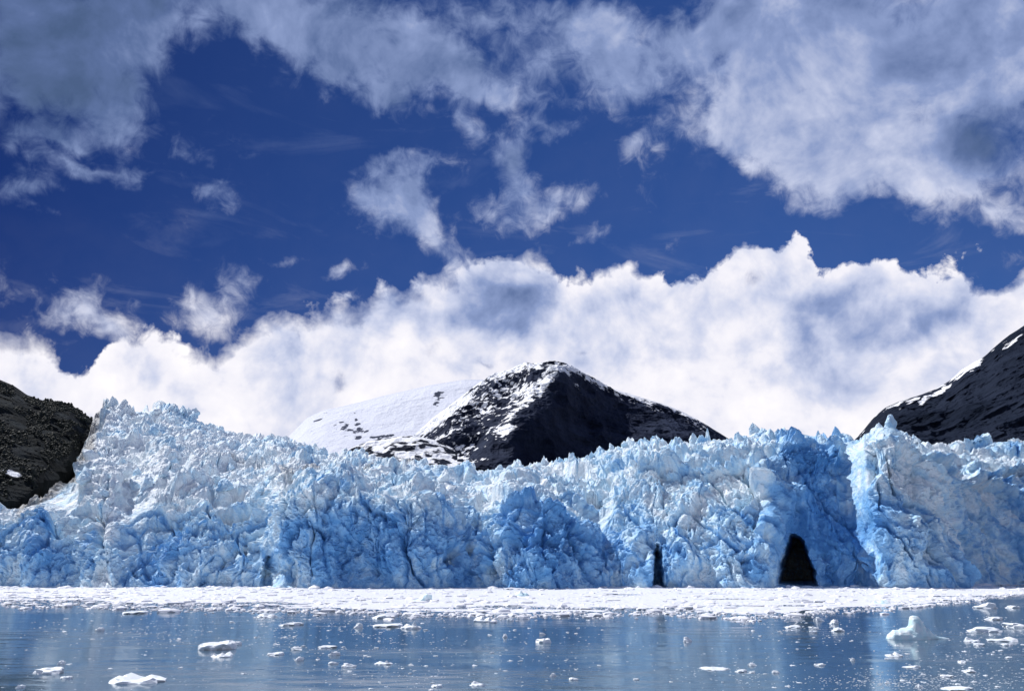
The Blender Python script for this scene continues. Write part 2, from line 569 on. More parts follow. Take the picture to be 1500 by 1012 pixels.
# ------------------------------------------------------------------ glacier
# px, distance offset of the face (m, + is further away)
FACE = [(-90, 6), (0, 4), (60, 2), (108, 5), (128, -2), (160, -5), (188, 0), (225, 6), (270, -2), (330, 4), (376, 7), (404, -6), (450, -12),
        (520, -5), (600, -12), (655, -6), (690, 2), (750, -12), (800, -16), (860, -8), (888, 2), (908, 4), (950, 0), (972, 4), (1000, 0), (1080, -6),
        (1128, -8), (1142, 2), (1160, 10), (1200, 15), (1252, 17), (1264, 12), (1284, -3), (1330, -7), (1392, -6), (1412, 0), (1424, 24), (1500, 46), (1590, 70)]
# px, row of the photo where the front breaks off to the upper ice, setback of that edge from the foot (m)
CREST = [(-90, 762, 25), (0, 757, 25), (100, 755, 25), (150, 768, 16), (185, 792, 20), (220, 754, 30), (300, 766, 30), (372, 757, 25), (398, 730, 10), (440, 724, 12), (520, 729, 14),
         (600, 719, 14), (650, 736, 18), (700, 754, 22), (760, 747, 22), (800, 750, 22), (850, 776, 20), (880, 802, 20), (905, 730, 42), (960, 704, 48),
         (1050, 684, 44), (1130, 664, 36), (1160, 657, 34), (1250, 661, 30), (1272, 662, 26), (1320, 647, 22), (1370, 668, 22), (1408, 706, 22), (1432, 716, 34), (1500, 702, 60), (1590, 700, 60)]
# px, row of the skyline, its distance (m)
SKYLINE = [(-90, 752, 480), (0, 744, 500), (30, 728, 525), (60, 713, 560), (85, 700, 610), (97, 678, 680), (105, 640, 740), (112, 592, 795), (132, 582, 790), (165, 597, 790), (212, 588, 790), (240, 600, 800), (285, 613, 820), (335, 626, 850), (400, 633, 870),
           (432, 641, 870), (470, 652, 850), (530, 660, 830), (600, 667, 790), (640, 676, 750), (680, 684, 720), (740, 676, 690), (800, 669, 670), (850, 664, 650), (900, 655, 630), (960, 645, 615),
           (1020, 641, 600), (1100, 644, 590), (1160, 634, 570), (1255, 640, 560), (1325, 632, 560), (1360, 643, 570), (1420, 645, 590), (1500, 640, 630), (1590, 640, 680)]
FOOT_Y = 441.0
NU, NF, NT, NB = 1560, 225, 250, 12


def glacier_grid():
    u = np.linspace(-90, 1710, NU)
    a, _ = ray(u, 812.0)
    yf = FOOT_Y + curve(FACE, u, 1, 13)
    yc = yf + curve(CREST, u, 2, 15)
    _, bc = ray(u, curve(CREST, u, 1, 13))
    zc = CAM_H + bc * yc
    ys = curve(SKYLINE, u, 2, 41)
    _, bs = ray(u, curve(SKYLINE, u, 1, 7) + 11)
    zs = CAM_H + bs * ys
    rows = []
    one = np.ones(NU, F32)
    ramp_ = np.clip((u + 90) / 30, 0, 1) * np.clip((1710 - u) / 30, 0, 1)
    for t in np.linspace(-0.04, 1, NF):                      # the calving front, steep below and leaning back above
        k = np.clip(t, 0, 1)
        sh = fbm((u / 26).astype(F32), one * F32(t * 5), one, 3, 611) * 13 * ramp_
        yft = np.interp(u + sh, u, yf)
        rows.append((yft + (yc - yft) * k ** 1.5, zc * t))
    for t in np.linspace(0, 1, NT + 1)[1:]:                  # the broken upper ice, hollow behind the edge
        rows.append((yc + (ys - yc) * t ** 1.25, zc + (zs - zc) * (t + 0.10 * np.sin(t * math.pi * 2) * 0.4)))
    for t in np.linspace(0, 1, NB + 1)[1:]:                  # the far side falls away behind the skyline
        rows.append((ys + 160 * t, zs - 45 * t ** 1.5))
    Y = np.array([r[0] for r in rows])
    Z = np.array([r[1] for r in rows])
    X = a[None, :] * Y
    return u, np.stack([X, Y, Z], -1)


U, G0 = glacier_grid()
NR = G0.shape[0]
_lx = G0[..., 0].astype(F32)
_ly = G0[..., 1].astype(F32)
_lz = G0[..., 2].astype(F32)
row_id = np.arange(NR)[:, None] * np.ones((1, NU))
frontness = 1 - smoothstep(NF - 12, NF + 45, row_id)          # 1 on the calving front
PXG = np.broadcast_to(U[None, :], (NR, NU))
_b = (G0[..., 2] - CAM_H) / G0[..., 1]                          # row of the photo of each undisturbed point
_yn = (_b * math.cos(TILT) - math.sin(TILT)) / (math.cos(TILT) + _b * math.sin(TILT))
PYG = PH / 2 - _yn * FPX


def to_photo(P):
    b = (P[..., 2] - CAM_H) / P[..., 1]
    yn = (b * math.cos(TILT) - math.sin(TILT)) / (math.cos(TILT) + b * math.sin(TILT))
    return PW / 2 + P[..., 0] / P[..., 1] * (math.cos(TILT) - yn * math.sin(TILT)) * FPX, PH / 2 - yn * FPX


def displace_glacier():
    n = normals(G0)
    n = np.where(n[..., 1:2] > 0.3, -n, n)
    ker = 15
    for ax in (0, 1):                                           # broad normals only
        k = np.ones(ker) / ker
        n = np.apply_along_axis(lambda v: np.convolve(np.pad(v, (ker, ker), 'edge'), k, 'same')[ker:-ker], ax, n)
    n /= np.linalg.norm(n, axis=-1, keepdims=True) + 1e-9
    x, y, z = _lx, _ly, _lz
    wx_ = fbm(x / 16, y / 16, z / 16, 3, 3) * 6
    wy_ = fbm(x / 16, y / 16, z / 16, 3, 33) * 6
    wz_ = fbm(x / 16, y / 16, z / 16, 3, 63) * 6
    sx, sy, sz = x + wx_ + z * 0.12, y + wy_, z + wz_
    stretch = 1 - 0.52 * frontness                              # blocks stand tall on the front
    v1, g1 = facets((sx / 26).astype(F32), (sy / 26).astype(F32), (sz * stretch / 26).astype(F32), 5, 12.0)
    v0, g0 = facets(((sx + wx_ * 2) / 52).astype(F32), ((sy + wy_ * 2) / 52).astype(F32), ((z + wz_ * 2 + x * 0.25) * stretch / 48).astype(F32), 77, 12.0)
    v2, g2 = facets((sx / 10.5).astype(F32), (sy / 10.5).astype(F32), (sz * stretch / 10.5).astype(F32), 9, 19.0)
    v3, g3 = facets((sx / 4.6).astype(F32), (sy / 4.6).astype(F32), (sz * (1 - 0.3 * frontness) / 4.6).astype(F32), 21, 18.0)
    v4, g4 = facets((sx / 2.1).astype(F32), (sy / 2.1).astype(F32), (sz / 2.1).astype(F32), 51)
    big = fbm(x / 55, y / 80, z / 45, 3, 71)
    rg = fbm(sx / 22, sy / 22, z / 22, 4, 91, ridged=True)
    foot = smoothstep(-3, 10, z)
    far = smoothstep(440, 900, y)
    up = 1 - frontness
    near_sky = smoothstep(NF + NT - 70, NF + NT - 15, row_id)
    rough = np.clip(smoothstep(-0.25, 0.35, fbm(x / 70, y / 60, z / 50, 3, 131)) * 0.8 + near_sky * 0.8, 0, 1)
    rg2 = fbm(sx / 60, sy / 34, z / 40, 4, 151, ridged=True)
    calm = smoothstep(-0.1, 0.45, fbm(x / 34, y / 34, z / 26, 3, 171))     # broad clean faces between the broken parts
    amp2 = (3.6 - 1.9 * calm) * (1 - up * (0.75 - 0.6 * rough))
    amp3 = (2.3 - 1.0 * calm) * (1 - up * (0.6 - 0.4 * rough))
    d = big * 8.0 + v0 * (9.0 - 3.0 * up) + v1 * 6.0 + v2 * amp2 + v3 * amp3 + v4 * (1.25 - 0.4 * calm) * (1 - 0.4 * up) + rg * (1.5 + 1.5 * up)
    d -= ((1 - smoothstep(0.0, 0.16, g1)) * 2.6 + (1 - smoothstep(0.0, 0.14, g2)) * 1.4) * (1 - 0.6 * up * (1 - rough)) * (1 - 0.5 * calm)
    cv = np.abs(vnoise(sx / 19 + z / 60, sy / 30, z / 75, 811)) + 0.10 * np.abs(vnoise(x / 5, y / 5, z / 6, 812))
    cv2 = np.abs(vnoise(sx / 9 - z / 40, sy / 16, z / 45, 821)) + 0.12 * np.abs(vnoise(x / 3, y / 3, z / 4, 822))
    d -= smoothstep(0.13, 0.02, cv) * 5.0 * (0.35 + 0.65 * (1 - calm)) + smoothstep(0.12, 0.02, cv2) * 1.8
    clear = np.maximum(np.maximum(smoothstep(0.20, 0.03, cv), 0.8 * smoothstep(0.20, 0.03, cv2)), 0.6 * (1 - smoothstep(0.0, 0.22, g2)))
    oblique = np.abs(np.gradient(G0[..., 1], axis=1)) / (np.abs(np.gradient(G0[..., 0], axis=1)) + 1e-6)
    d *= 1 / (1 + 0.5 * oblique ** 2) * (1 - 0.65 * blob(PXG, PYG, 1166, 815, 48, 55))
    d *= 0.35 + 0.65 * foot
    P = G0 + n * d[..., None]
    # standing blocks and pinnacles on the upper ice
    top = 1 - frontness
    P[..., 2] += top * (np.maximum(v2, 0) * 3.2 * rough + np.maximum(v3, 0) * 1.5 * rough + v1 * 2.5 + rg2 * 6.0 - 2.5)
    P[..., 1] += (vnoise(x / 3.2, y / 3.2, z / 3.2, 4) * 0.7).astype(float)
    # arched hollow above the cave
    P[..., 1] += 12 * np.exp(-(((PXG - 1166) / 16) ** 4 + ((PYG - 775) / 32) ** 4))
    P[..., 1] += 14 * np.exp(-(((PXG - 1222) / 42) ** 4 + ((PYG - 735) / 60) ** 4))
    # drainage caves and clefts in the front
    px, py = to_photo(P)
    py = np.where(frontness > 0.5, py, -999)
    cave_shade = np.zeros(px.shape)
    wob = (vnoise(px / 9.0, py / 11.0, 0 * px, 8) * 3.0 + vnoise(px / 3.0, py / 4.0, 0 * px, 9) * 1.4)

    wob2 = (vnoise(px / 9.0, py / 11.0, 0 * px, 18) * 3.0 + vnoise(px / 3.0, py / 4.0, 0 * px, 19) * 1.4)

    def hole(top_py, base_py, top_l, top_r, base_l, base_r, depth, edge=2.0, edge_r=None):
        t = np.clip((py - top_py) / (base_py - top_py), 0, 1)
        kw = min(1.0, (base_r - base_l) / 32)
        l = top_l + (base_l - top_l) * t ** 0.7 + wob * kw
        r = top_r + (base_r - top_r) * t ** 0.7 + wob2 * kw
        m = smoothstep(0, edge, px - l) * smoothstep(0, edge_r or edge, r - px) * smoothstep(top_py - 1, top_py + 4, py) * smoothstep(base_py + 4, base_py, py)
        P[...] += m[..., None] * depth * np.array([(0.5 * (base_l + base_r) - 750) / 1210, 1.0, 0.0])
        cave_shade[...] = np.maximum(cave_shade, m * (depth > 40))
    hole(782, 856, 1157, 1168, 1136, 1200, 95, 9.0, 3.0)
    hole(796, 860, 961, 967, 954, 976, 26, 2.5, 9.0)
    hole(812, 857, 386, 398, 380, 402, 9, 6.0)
    t = np.clip((py - 668) / 60, 0, 1)
    crack = smoothstep(2.0, 0.6, np.abs(px - (1298 + 12 * t + wob * 0.4))) * smoothstep(664, 672, py) * smoothstep(730, 718, py)
    P[..., 1] += crack * 7
    crack = smoothstep(1.8, 0.6, np.abs(px - (1283 + 6 * t + wob * 0.4))) * smoothstep(705, 715, py) * smoothstep(748, 740, py)
    P[..., 1] += crack * 6
    px, py = PXG, PYG
    # freshly broken blue ice, dirty lines of the medial moraines, painted cave shade
    patchy = fbm(x / 24, y / 24, z / 24, 4, 901)
    fresh = 0.17 + 0.13 * smoothstep(450, 900, px)
    fresh += (0.20 + 0.10 * smoothstep(930, 860, px)) * frontness * smoothstep(700, 800, py)
    for (cx, cy, rx, ry, k) in ((520, 785, 125, 75, .46), (420, 760, 40, 60, .30), (815, 785, 75, 50, .40), (800, 755, 60, 20, .35), (1208, 735, 62, 85, .62), (1175, 675, 40, 25, .30),
                                (250, 800, 60, 40, .28), (90, 815, 45, 40, .38), (1460, 770, 70, 80, .10), (940, 830, 60, 30, .15), (1040, 690, 45, 30, .15), (440, 668, 30, 14, .2), (870, 690, 60, 30, .12),
                                (1340, 800, 60, 60, -.10), (1020, 760, 60, 60, -.06), (160, 815, 22, 40, -.25), (230, 690, 150, 60, -.16), (210, 620, 90, 30, .10)):
        fresh += (0.85 - 0.12 * smoothstep(930, 860, px)) * k * blob(px + patchy * 26, py + patchy * 18, cx, cy, rx, ry) * (1 + 0.7 * patchy)
    fresh += 0.34 * clear - 0.06 - 0.12 * (1 - frontness)
    fresh += 0.15 * v2 * frontness + 0.16 * v1 + 0.15 * v0 - 0.04 * (1 - frontness)
    dirt_shade = np.zeros(px.shape)
    for (x0, y0, x1, y1, w, k) in ((400, 690, 520, 688, 5, .55), (520, 688, 640, 672, 5, .60), (330, 628, 430, 640, 4, .6), (640, 672, 680, 680, 4, .4), (280, 672, 420, 682, 6, .45),
                                   (110, 690, 20, 738, 16, 1.0), (116, 600, 106, 690, 10, .8), (90, 720, 200, 720, 12, .35), (180, 735, 300, 715, 6, .35), (140, 660, 180, 690, 10, .3)):
        tt = np.clip(((px - x0) * (x1 - x0) + (py - y0) * (y1 - y0)) / ((x1 - x0) ** 2 + (y1 - y0) ** 2), 0, 1)
        dd = np.hypot(px - x0 - tt * (x1 - x0), (py - y0 - tt * (y1 - y0)))
        dirt_shade = np.maximum(dirt_shade, k * np.exp(-(dd / w) ** 2))
    dirt_shade = np.maximum(dirt_shade, 0.7 * smoothstep(0.5, 1.0, cave_shade))  # darkens the cave's inside: shade put into the ice colour
    dirt_shade += 0.12 * fbm(x / 30, y / 30, z / 30, 3, 5) * (1 - frontness)
    return P, fresh, dirt_shade


G, FRESH, DIRT_SHADE = displace_glacier()
glacier = link('glacier', None, kind='structure', label='wide blue and white tidewater glacier calving into the fjord', category='glacier')
glacier.empty_display_size = 5
CLIFFS = [(-90, 384, 'low pale blue front sloping back beneath the dark hillside'), (384, 656, 'deep blue knobbly buttress with a ragged crest'),
          (656, 890, 'bright blue mound with a slanting right edge'), (890, 1134, 'pale cracked front with a narrow dark cleft'),
          (1134, 1271, 'deep blue recess around the black drainage cave'), (1271, 1420, 'tall bright buttress with thin cracks'), (1420, 1710, 'shaded front curving away behind the tall buttress')]
for (u0, u1, lab) in CLIFFS:
    c0, c1 = int(np.searchsorted(U, u0)), int(np.searchsorted(U, u1))
    c0 = max(c0, 0)
    c1 = min(c1, NU - 1)
    sl = (slice(0, NF + 1), slice(c0, c1 + 1))
    link('ice_cliff', sheet('ice_cliff', G[sl], M_ICE, {'fresh': FRESH[sl], 'dirt_shade': DIRT_SHADE[sl]}), glacier, label=lab)
for (u0, u1, lab) in ((-90, 690, 'steep tumbled icefall of white blocks with dirty streaks'), (690, 1710, 'jagged pale blue upper ice with standing pinnacles')):
    c0, c1 = int(np.searchsorted(U, u0)), min(int(np.searchsorted(U, u1)), NU - 1)
    sl = (slice(NF, NR), slice(c0, c1 + 1))
    link('ice_field', sheet('ice_field', G[sl], M_ICE, {'fresh': FRESH[sl], 'dirt_shade': DIRT_SHADE[sl]}), glacier, label=lab)


# ------------------------------------------------------------------ loose ice shapes
def ico(sub):
    bm = bmesh.new()
    bmesh.ops.create_icosphere(bm, subdivisions=sub, radius=1.0)
    v = np.array([p.co[:] for p in bm.verts])
    f = np.array([[q.index for q in p.verts] for p in bm.faces])
    bm.free()
    return v, f


ICO = {k: ico(k) for k in (1, 2, 3, 4)}


def chipped(sub, seed, cuts, depth=0.55, rough=0.12):
    """A lump broken along flat planes, as ice breaks."""
    r = np.random.default_rng(seed)
    v, f = ICO[sub]
    v = v.copy()
    for _ in range(cuts):
        n = r.normal(size=3)
        n /= np.linalg.norm(n)
        dist = depth + r.random() * (0.95 - depth)
        over = v @ n - dist
        v -= np.outer(np.maximum(over, 0), n)
    q = (v * 2.3 + seed * 7.7).astype(F32)
    v = v * (1 + rough * fbm(q[:, 0], q[:, 1], q[:, 2], 3, seed)[:, None])
    return v, f


# seracs: standing blocks of the upper ice, one part each
SERAC_MESH = []
for s in range(14):
    v, f = chipped(3, 40 + s, 9, 0.35, 0.22)
    taper = 1 - 0.38 * np.clip(v[:, 2:3], -0.2, 1) * (0.6 + 0.5 * (s % 3))
    v[:, :2] *= np.where(v[:, 2:3] < 0, 1.0 / np.sqrt(np.maximum(1 - v[:, 2:3] ** 2, 0.35)), np.clip(taper, 0.15, 1.2))
    q = (v * 5).astype(F32)
    fv, _ = facets(q[:, 0], q[:, 1], q[:, 2], s)
    v += v * fv[:, None] * 0.16
    z = v[:, 2]
    SERAC_MESH.append(mesh_from('serac', v, f, M_ICE, {'fresh': np.full(len(v), 0.18 + 0.05 * (s % 5)), 'dirt_shade': np.zeros(len(v))}))

n_serac = 0


def serac(px, py, w, h, tilt=0.25, sink=0.45):
    """A block about W by H metres standing on the ice seen at that pixel."""
    global n_serac
    c = int(np.clip(np.searchsorted(U, px), 1, NU - 2))
    rows = PYG[NF - 30:NF + NT + 1, c]
    r_ = NF - 30 + int(np.argmin(np.abs(rows - py)))
    p = G[r_, c]
    o = bpy.data.objects.new('serac', SERAC_MESH[n_serac % len(SERAC_MESH)])
    COL.objects.link(o)
    o.parent = glacier
    o.scale = (w / 2 * random.uniform(.8, 1.2), w / 2 * random.uniform(.8, 1.2), h / 2)
    o.location = (p[0], p[1], p[2] + h * (0.5 - sink))
    o.rotation_euler = (random.uniform(-tilt, tilt), random.uniform(-tilt, tilt), random.uniform(0, 6.28))
    n_serac += 1
    return o


for (px, py, w, h) in ((1158, 640, 11, 15), (1170, 637, 8, 17), (1200, 644, 9, 13), (1325, 642, 9, 12), (1312, 646, 9, 10), (1340, 648, 10, 9), (1250, 648, 8, 10), (1275, 648, 9, 9), (1290, 644, 7, 11),
                       (968, 650, 9, 12), (1025, 646, 8, 11), (1048, 655, 6, 13), (1080, 648, 9, 9), (1120, 650, 8, 10), (838, 670, 10, 12), (822, 676, 8, 9), (790, 674, 8, 9), (700, 684, 7, 8), (748, 680, 8, 9),
                       (205, 594, 18, 16), (228, 596, 14, 15), (242, 604, 12, 14), (262, 612, 11, 12), (180, 600, 16, 13), (294, 622, 14, 12),
                       (1360, 652, 9, 8), (900, 662, 8, 8), (930, 656, 8, 8), (1235, 646, 7, 8)):
    serac(px, py, w, h * (1.25 if px > 700 else 1.0), 0.12, 0.36 if px > 700 else 0.5)
for i in range(210):
    px = random.uniform(110, 1490)
    top_py = np.interp(px, [q[0] for q in SKYLINE], [q[1] for q in SKYLINE])
    bot_py = np.interp(px, [q[0] for q in CREST], [q[1] for q in CREST])
    k = 0.8 * random.random() ** 1.3
    s = random.uniform(5, 10) * (1.25 if px < 450 else 1.0)
    serac(px, top_py + (bot_py - top_py) * k, s, s * random.uniform(.8, 1.5), 0.35, 0.5)


# ------------------------------------------------------------------ mountains
def mountain(name, top, base, y_top, y_base, u0, u1, nu, nv, mat, amp, scale, seed, snow_fn, label, cat, back=900, extra=None, curve_pow=1.0, u=None):
    u = np.linspace(u0, u1, nu) if u is None else u
    at, bt = ray(u, curve(top, u, 1, 5))
    ab, bb = ray(u, curve(base, u, 1, 5))
    yt = curve(y_top, u) if isinstance(y_top, list) else np.full(nu, float(y_top))
    yb = curve(y_base, u) if isinstance(y_base, list) else np.full(nu, float(y_base))
    t = np.linspace(0, 1, nv)[:, None]
    Y = yb + (yt - yb) * t ** curve_pow
    Zb, Zt = CAM_H + bb * yb, CAM_H + bt * yt
    Z = Zb + (Zt - Zb) * t
    A = ab + (at - ab) * t
    px = np.broadcast_to(u, Y.shape)
    b = (Z - CAM_H) / Y
    yn = (b * math.cos(TILT) - math.sin(TILT)) / (math.cos(TILT) + b * math.sin(TILT))
    py = PH / 2 - yn * FPX
    P = np.stack([A * Y, Y, Z], -1)
    x, y, z = (P[..., i].astype(F32) / scale for i in range(3))
    edge = smoothstep(0, 0.10, 1 - t)
    rg = fbm(x, y, z, 6, seed, 0.55, ridged=True)
    d = rg * amp
    if extra is not None:
        d = d + extra(px, py)
    P[..., 1] -= d * edge
    P[..., 2] += rg * amp * 0.22 * (0.25 + 0.75 * edge)
    snow = snow_fn(px, py, x, y, z, t, rg)
    # the far side
    last = P[-1]
    tb = np.linspace(0, 1, 9)[1:, None, None]
    B = last[None] + tb * np.array([0, back, 0]) - np.array([0, 0, 1.0]) * (tb ** 1.2) * (last[None, :, 2:3] + 2)
    B = last[None] + np.concatenate([(last[None, :, 0:1] / last[None, :, 1:2]) * back * tb + 0 * last[None, :, 0:1], back * tb + 0 * last[None, :, 0:1], -(tb ** 1.2) * (last[None, :, 2:3] + 2)], -1)
    P = np.concatenate([P, B], 0)
    snow = np.concatenate([snow, np.repeat(snow[-1:], 8, 0)], 0)
    # skirt down into the water in front
    first = P[0].copy()
    first[:, 2] = -3
    P = np.concatenate([first[None], P], 0)
    snow = np.concatenate([snow[:1], snow], 0)
    return link(name, sheet(name, P, mat, {'snow': snow}), kind='structure', label=label, category=cat)


def seg(px, py, pts, w):
    best = np.full(px.shape, 1e9)
    for (x0, y0), (x1, y1) in zip(pts[:-1], pts[1:]):
        t = np.clip(((px - x0) * (x1 - x0) + (py - y0) * (y1 - y0)) / ((x1 - x0) ** 2 + (y1 - y0) ** 2), 0, 1)
        best = np.minimum(best, np.hypot(px - x0 - t * (x1 - x0), py - y0 - t * (y1 - y0)))
    return np.exp(-(best / w) ** 2)


def snow_central(px, py, x, y, z, t, rg):
    n = fbm(x * 3.2, y * 3.2, z * 3.2, 4, 301)
    streak = fbm((px + py * 0.9).astype(F32) / 24, (py - px * 0.5).astype(F32) / 7, 0 * x, 4, 320)
    top_py = np.interp(px, [q[0] for q in CENTRAL], [q[1] for q in CENTRAL])
    below = py - top_py
    left = smoothstep(845, 790, px - (py - 560) * -0.75)
    s = 0.08 + 0.46 * np.exp(-below / 11.0) * smoothstep(1010, 900, px) + 0.20 * np.exp(-below / 6.0)
    n2 = fbm(x * 17, y * 17, z * 14, 4, 305)
    s += 0.29 * left + 0.15 * np.exp(-below / 26.0) * smoothstep(960, 860, px) + (n2 * 0.5 + 0.28 * fbm(x * 44, y * 44, z * 34, 3, 306)) * (0.35 + 0.65 * np.maximum(left, 0.75 * np.exp(-below / 40.0)))
    s += 0.34 * seg(px, py, [(852, 552), (812, 572), (775, 605), (748, 632), (742, 650)], 9)
    s += 0.26 * seg(px, py, [(742, 650), (755, 645), (790, 640)], 5) + 0.45 * blob(px, py, 640, 628, 12, 8) + 0.3 * seg(px, py, [(630, 665), (660, 650), (690, 640)], 4)
    s += 0.35 * seg(px, py, [(860, 550), (910, 568), (970, 592), (1030, 622)], 9)
    s += 0.26 * blob(px, py, 860, 565, 45, 16)
    s += n * 0.32 + streak * 0.30 - rg * 0.06
    return np.clip(s - 0.30 * (1 - left) * smoothstep(14, 44, below) * smoothstep(830, 870, px), 0, 1)


CENTRAL = [(560, 690), (582, 668), (596, 650), (615, 630), (635, 612), (662, 593), (700, 569), (722, 557), (740, 551), (770, 545), (800, 541), (830, 543), (862, 552), (890, 567), (930, 580), (965, 590), (1000, 604), (1030, 620), (1062, 640), (1100, 665)]


def spur(px, py):
    return 260 * seg(px, py, [(830, 536), (800, 580), (760, 640), (740, 690)], 45) + 120 * seg(px, py, [(740, 543), (690, 600), (650, 690)], 35) - 80 * blob(px, py, 930, 620, 60, 40)


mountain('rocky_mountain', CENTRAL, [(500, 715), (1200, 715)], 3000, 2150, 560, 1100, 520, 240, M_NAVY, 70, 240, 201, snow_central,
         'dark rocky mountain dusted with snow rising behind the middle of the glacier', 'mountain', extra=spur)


def snow_peak(px, py, x, y, z, t, rg):
    n = fbm(x * 14, y * 14, z * 14, 4, 401)
    s = np.full(px.shape, 1.0)
    rocks = 0.9 * blob(px, py, 641, 584, 8, 17, 22) + 0.75 * blob(px, py, 515, 628, 40, 13, 10) + 0.65 * blob(px, py, 470, 612, 26, 5, -38) + 0.8 * seg(px, py, [(520, 603), (524, 625), (546, 640)], 3) + 0.5 * blob(px, py, 560, 640, 40, 6)
    s -= rocks * (0.50 + 1.5 * n) + 0.25 * np.maximum(n - 0.25, 0)
    return np.clip(s, 0, 1)


mountain('snowy_mountain', [(360, 680), (400, 660), (428, 634), (450, 612), (476, 600), (492, 597), (530, 588), (560, 580), (600, 571), (630, 564), (680, 556), (720, 556), (800, 560), (900, 600)],
         [(300, 720), (900, 720)], 6200, 4600, 380, 860, 400, 160, M_SNOWROCK, 40, 700, 230, snow_peak,
         'smooth white snow covered mountain behind the dark rocky one', 'mountain', back=2000)


def snow_knoll(px, py, x, y, z, t, rg):
    return np.clip(0.52 + 0.65 * fbm(x * 4, y * 4, z * 4, 4, 501) + 0.2 * blob(px, py, 580, 643, 40, 6), 0, 1)


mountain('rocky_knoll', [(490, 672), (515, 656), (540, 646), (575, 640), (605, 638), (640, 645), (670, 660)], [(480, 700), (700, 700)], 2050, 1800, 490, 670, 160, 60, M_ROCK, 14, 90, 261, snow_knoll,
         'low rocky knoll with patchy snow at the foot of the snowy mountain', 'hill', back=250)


def snow_right(px, py, x, y, z, t, rg):
    n = fbm(x * 3.5, y * 3.5, z * 3.5, 4, 601)
    top_py = np.interp(px, [q[0] for q in RIGHT], [q[1] for q in RIGHT])
    below = py - top_py
    n = n * 0.6 + 0.8 * fbm(x * 12, y * 12, z * 12, 3, 611)
    s = 0.04 + 0.30 * np.exp(-below / 9.0) + (0.75 * seg(px, py, [(1398, 553), (1418, 541), (1430, 535)], 7) + 0.5 * seg(px, py, [(1345, 593), (1372, 580), (1392, 566)], 5) + 0.45 * seg(px, py, [(1300, 600), (1335, 592)], 4)) * (0.9 + 0.8 * n)
    s += 0.35 * seg(px, py, [(1470, 512), (1500, 492)], 4) + n * 0.46
    return np.clip(s, 0, 1)


RIGHT = [(1240, 655), (1262, 634), (1278, 614), (1296, 598), (1320, 588), (1345, 580), (1372, 570), (1392, 558), (1408, 542), (1432, 528), (1440, 524), (1462, 505), (1480, 490), (1500, 477), (1560, 440), (1640, 395), (1760, 350), (1900, 320)]
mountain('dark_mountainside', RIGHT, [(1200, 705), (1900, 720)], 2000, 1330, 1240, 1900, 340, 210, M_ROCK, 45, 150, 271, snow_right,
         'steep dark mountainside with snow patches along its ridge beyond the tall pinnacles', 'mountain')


def snow_left(px, py, x, y, z, t, rg):
    n = fbm(x * 4, y * 4, z * 4, 4, 701)
    return np.clip(0.05 + 0.75 * blob(px, py, 28, 700, 20, 5, 10) + 0.3 * n * smoothstep(690, 735, py), 0, 1)


LEFT = [(-700, 420), (-500, 470), (-300, 505), (-120, 530), (-40, 545), (0, 557), (20, 565), (40, 579), (62, 587), (85, 588), (104, 593), (116, 602), (135, 616), (170, 650)]
LEFT_BASE = [(-700, 800), (-300, 800), (-60, 775), (-20, 758), (8, 744), (30, 730), (60, 714), (85, 700), (100, 690), (112, 670), (118, 660), (135, 650), (170, 650)]
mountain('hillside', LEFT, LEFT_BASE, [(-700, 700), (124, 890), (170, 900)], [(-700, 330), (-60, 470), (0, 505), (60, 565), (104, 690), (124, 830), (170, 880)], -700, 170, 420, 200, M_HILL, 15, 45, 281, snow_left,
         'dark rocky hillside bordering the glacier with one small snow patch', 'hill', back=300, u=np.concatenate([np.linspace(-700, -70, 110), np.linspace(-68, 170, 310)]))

# low scrub and dwarf trees along the dark hillside
hs = bpy.data.objects['hillside']
hv = np.empty(len(hs.data.vertices) * 3, F32)
hs.data.vertices.foreach_get('co', hv)
hv = hv.reshape(-1, 420, 3)
m_scrub, gs, bs_ = material('scrub_leaves')
gs.l.new(gs.mix(gs.noise(gs.n.new('ShaderNodeNewGeometry').outputs['Position'], 0.08, 3, 0.5), (0.004, 0.008, 0.006), (0.011, 0.017, 0.012)), bs_.inputs['Base Color'])
bs_.inputs['Roughness'].default_value = 0.8
sv, sf = [], []
base_v, base_f = chipped(1, 5, 3, 0.5, 0.4)
NSC = 15000
cc = RNG.integers(110, 404, NSC)
rr = 1 + (RNG.random(NSC) ** 0.8 * 198).astype(int)
keep = vnoise(cc / 30.0, rr / 20.0, cc * 0.0, 5) + (rr > 172) * 0.5 > 0.02
for c, r_ in zip(cc[keep], rr[keep]):
    s = RNG.uniform(0.35, 1.0) * (1.0 + 1.0 * (RNG.random() < 0.12))
    ang = RNG.random() * 6.28
    rot = np.array([[math.cos(ang), -math.sin(ang), 0], [math.sin(ang), math.cos(ang), 0], [0, 0, 1.0]])
    vv = base_v * (1 + RNG.uniform(-.35, .35, (len(base_v), 1)))
    sf.append(base_f + len(sv) * len(base_v))
    sv.append(vv @ rot * np.array([s, s, s * RNG.uniform(.8, 1.6)]) + hv[r_, c] + np.array([0, 0, s * 0.5]))
link('scrub', mesh_from('scrub', np.concatenate(sv), np.concatenate(sf), m_scrub), kind='stuff', label='dark low scrub scattered over the rocky hillside', category='scrub')

# ------------------------------------------------------------------ brash ice
EDGE = [(-200, 886), (0, 887), (120, 886), (250, 889), (420, 893), (520, 896), (640, 899), (750, 903), (850, 899), (960, 896), (1060, 900), (1130, 904), (1200, 896), (1300, 889), (1400, 881), (1500, 868), (1700, 862)]


def on_water(px, py):
    a, b = ray(px, py)
    y = -CAM_H / b
    return a * y, y


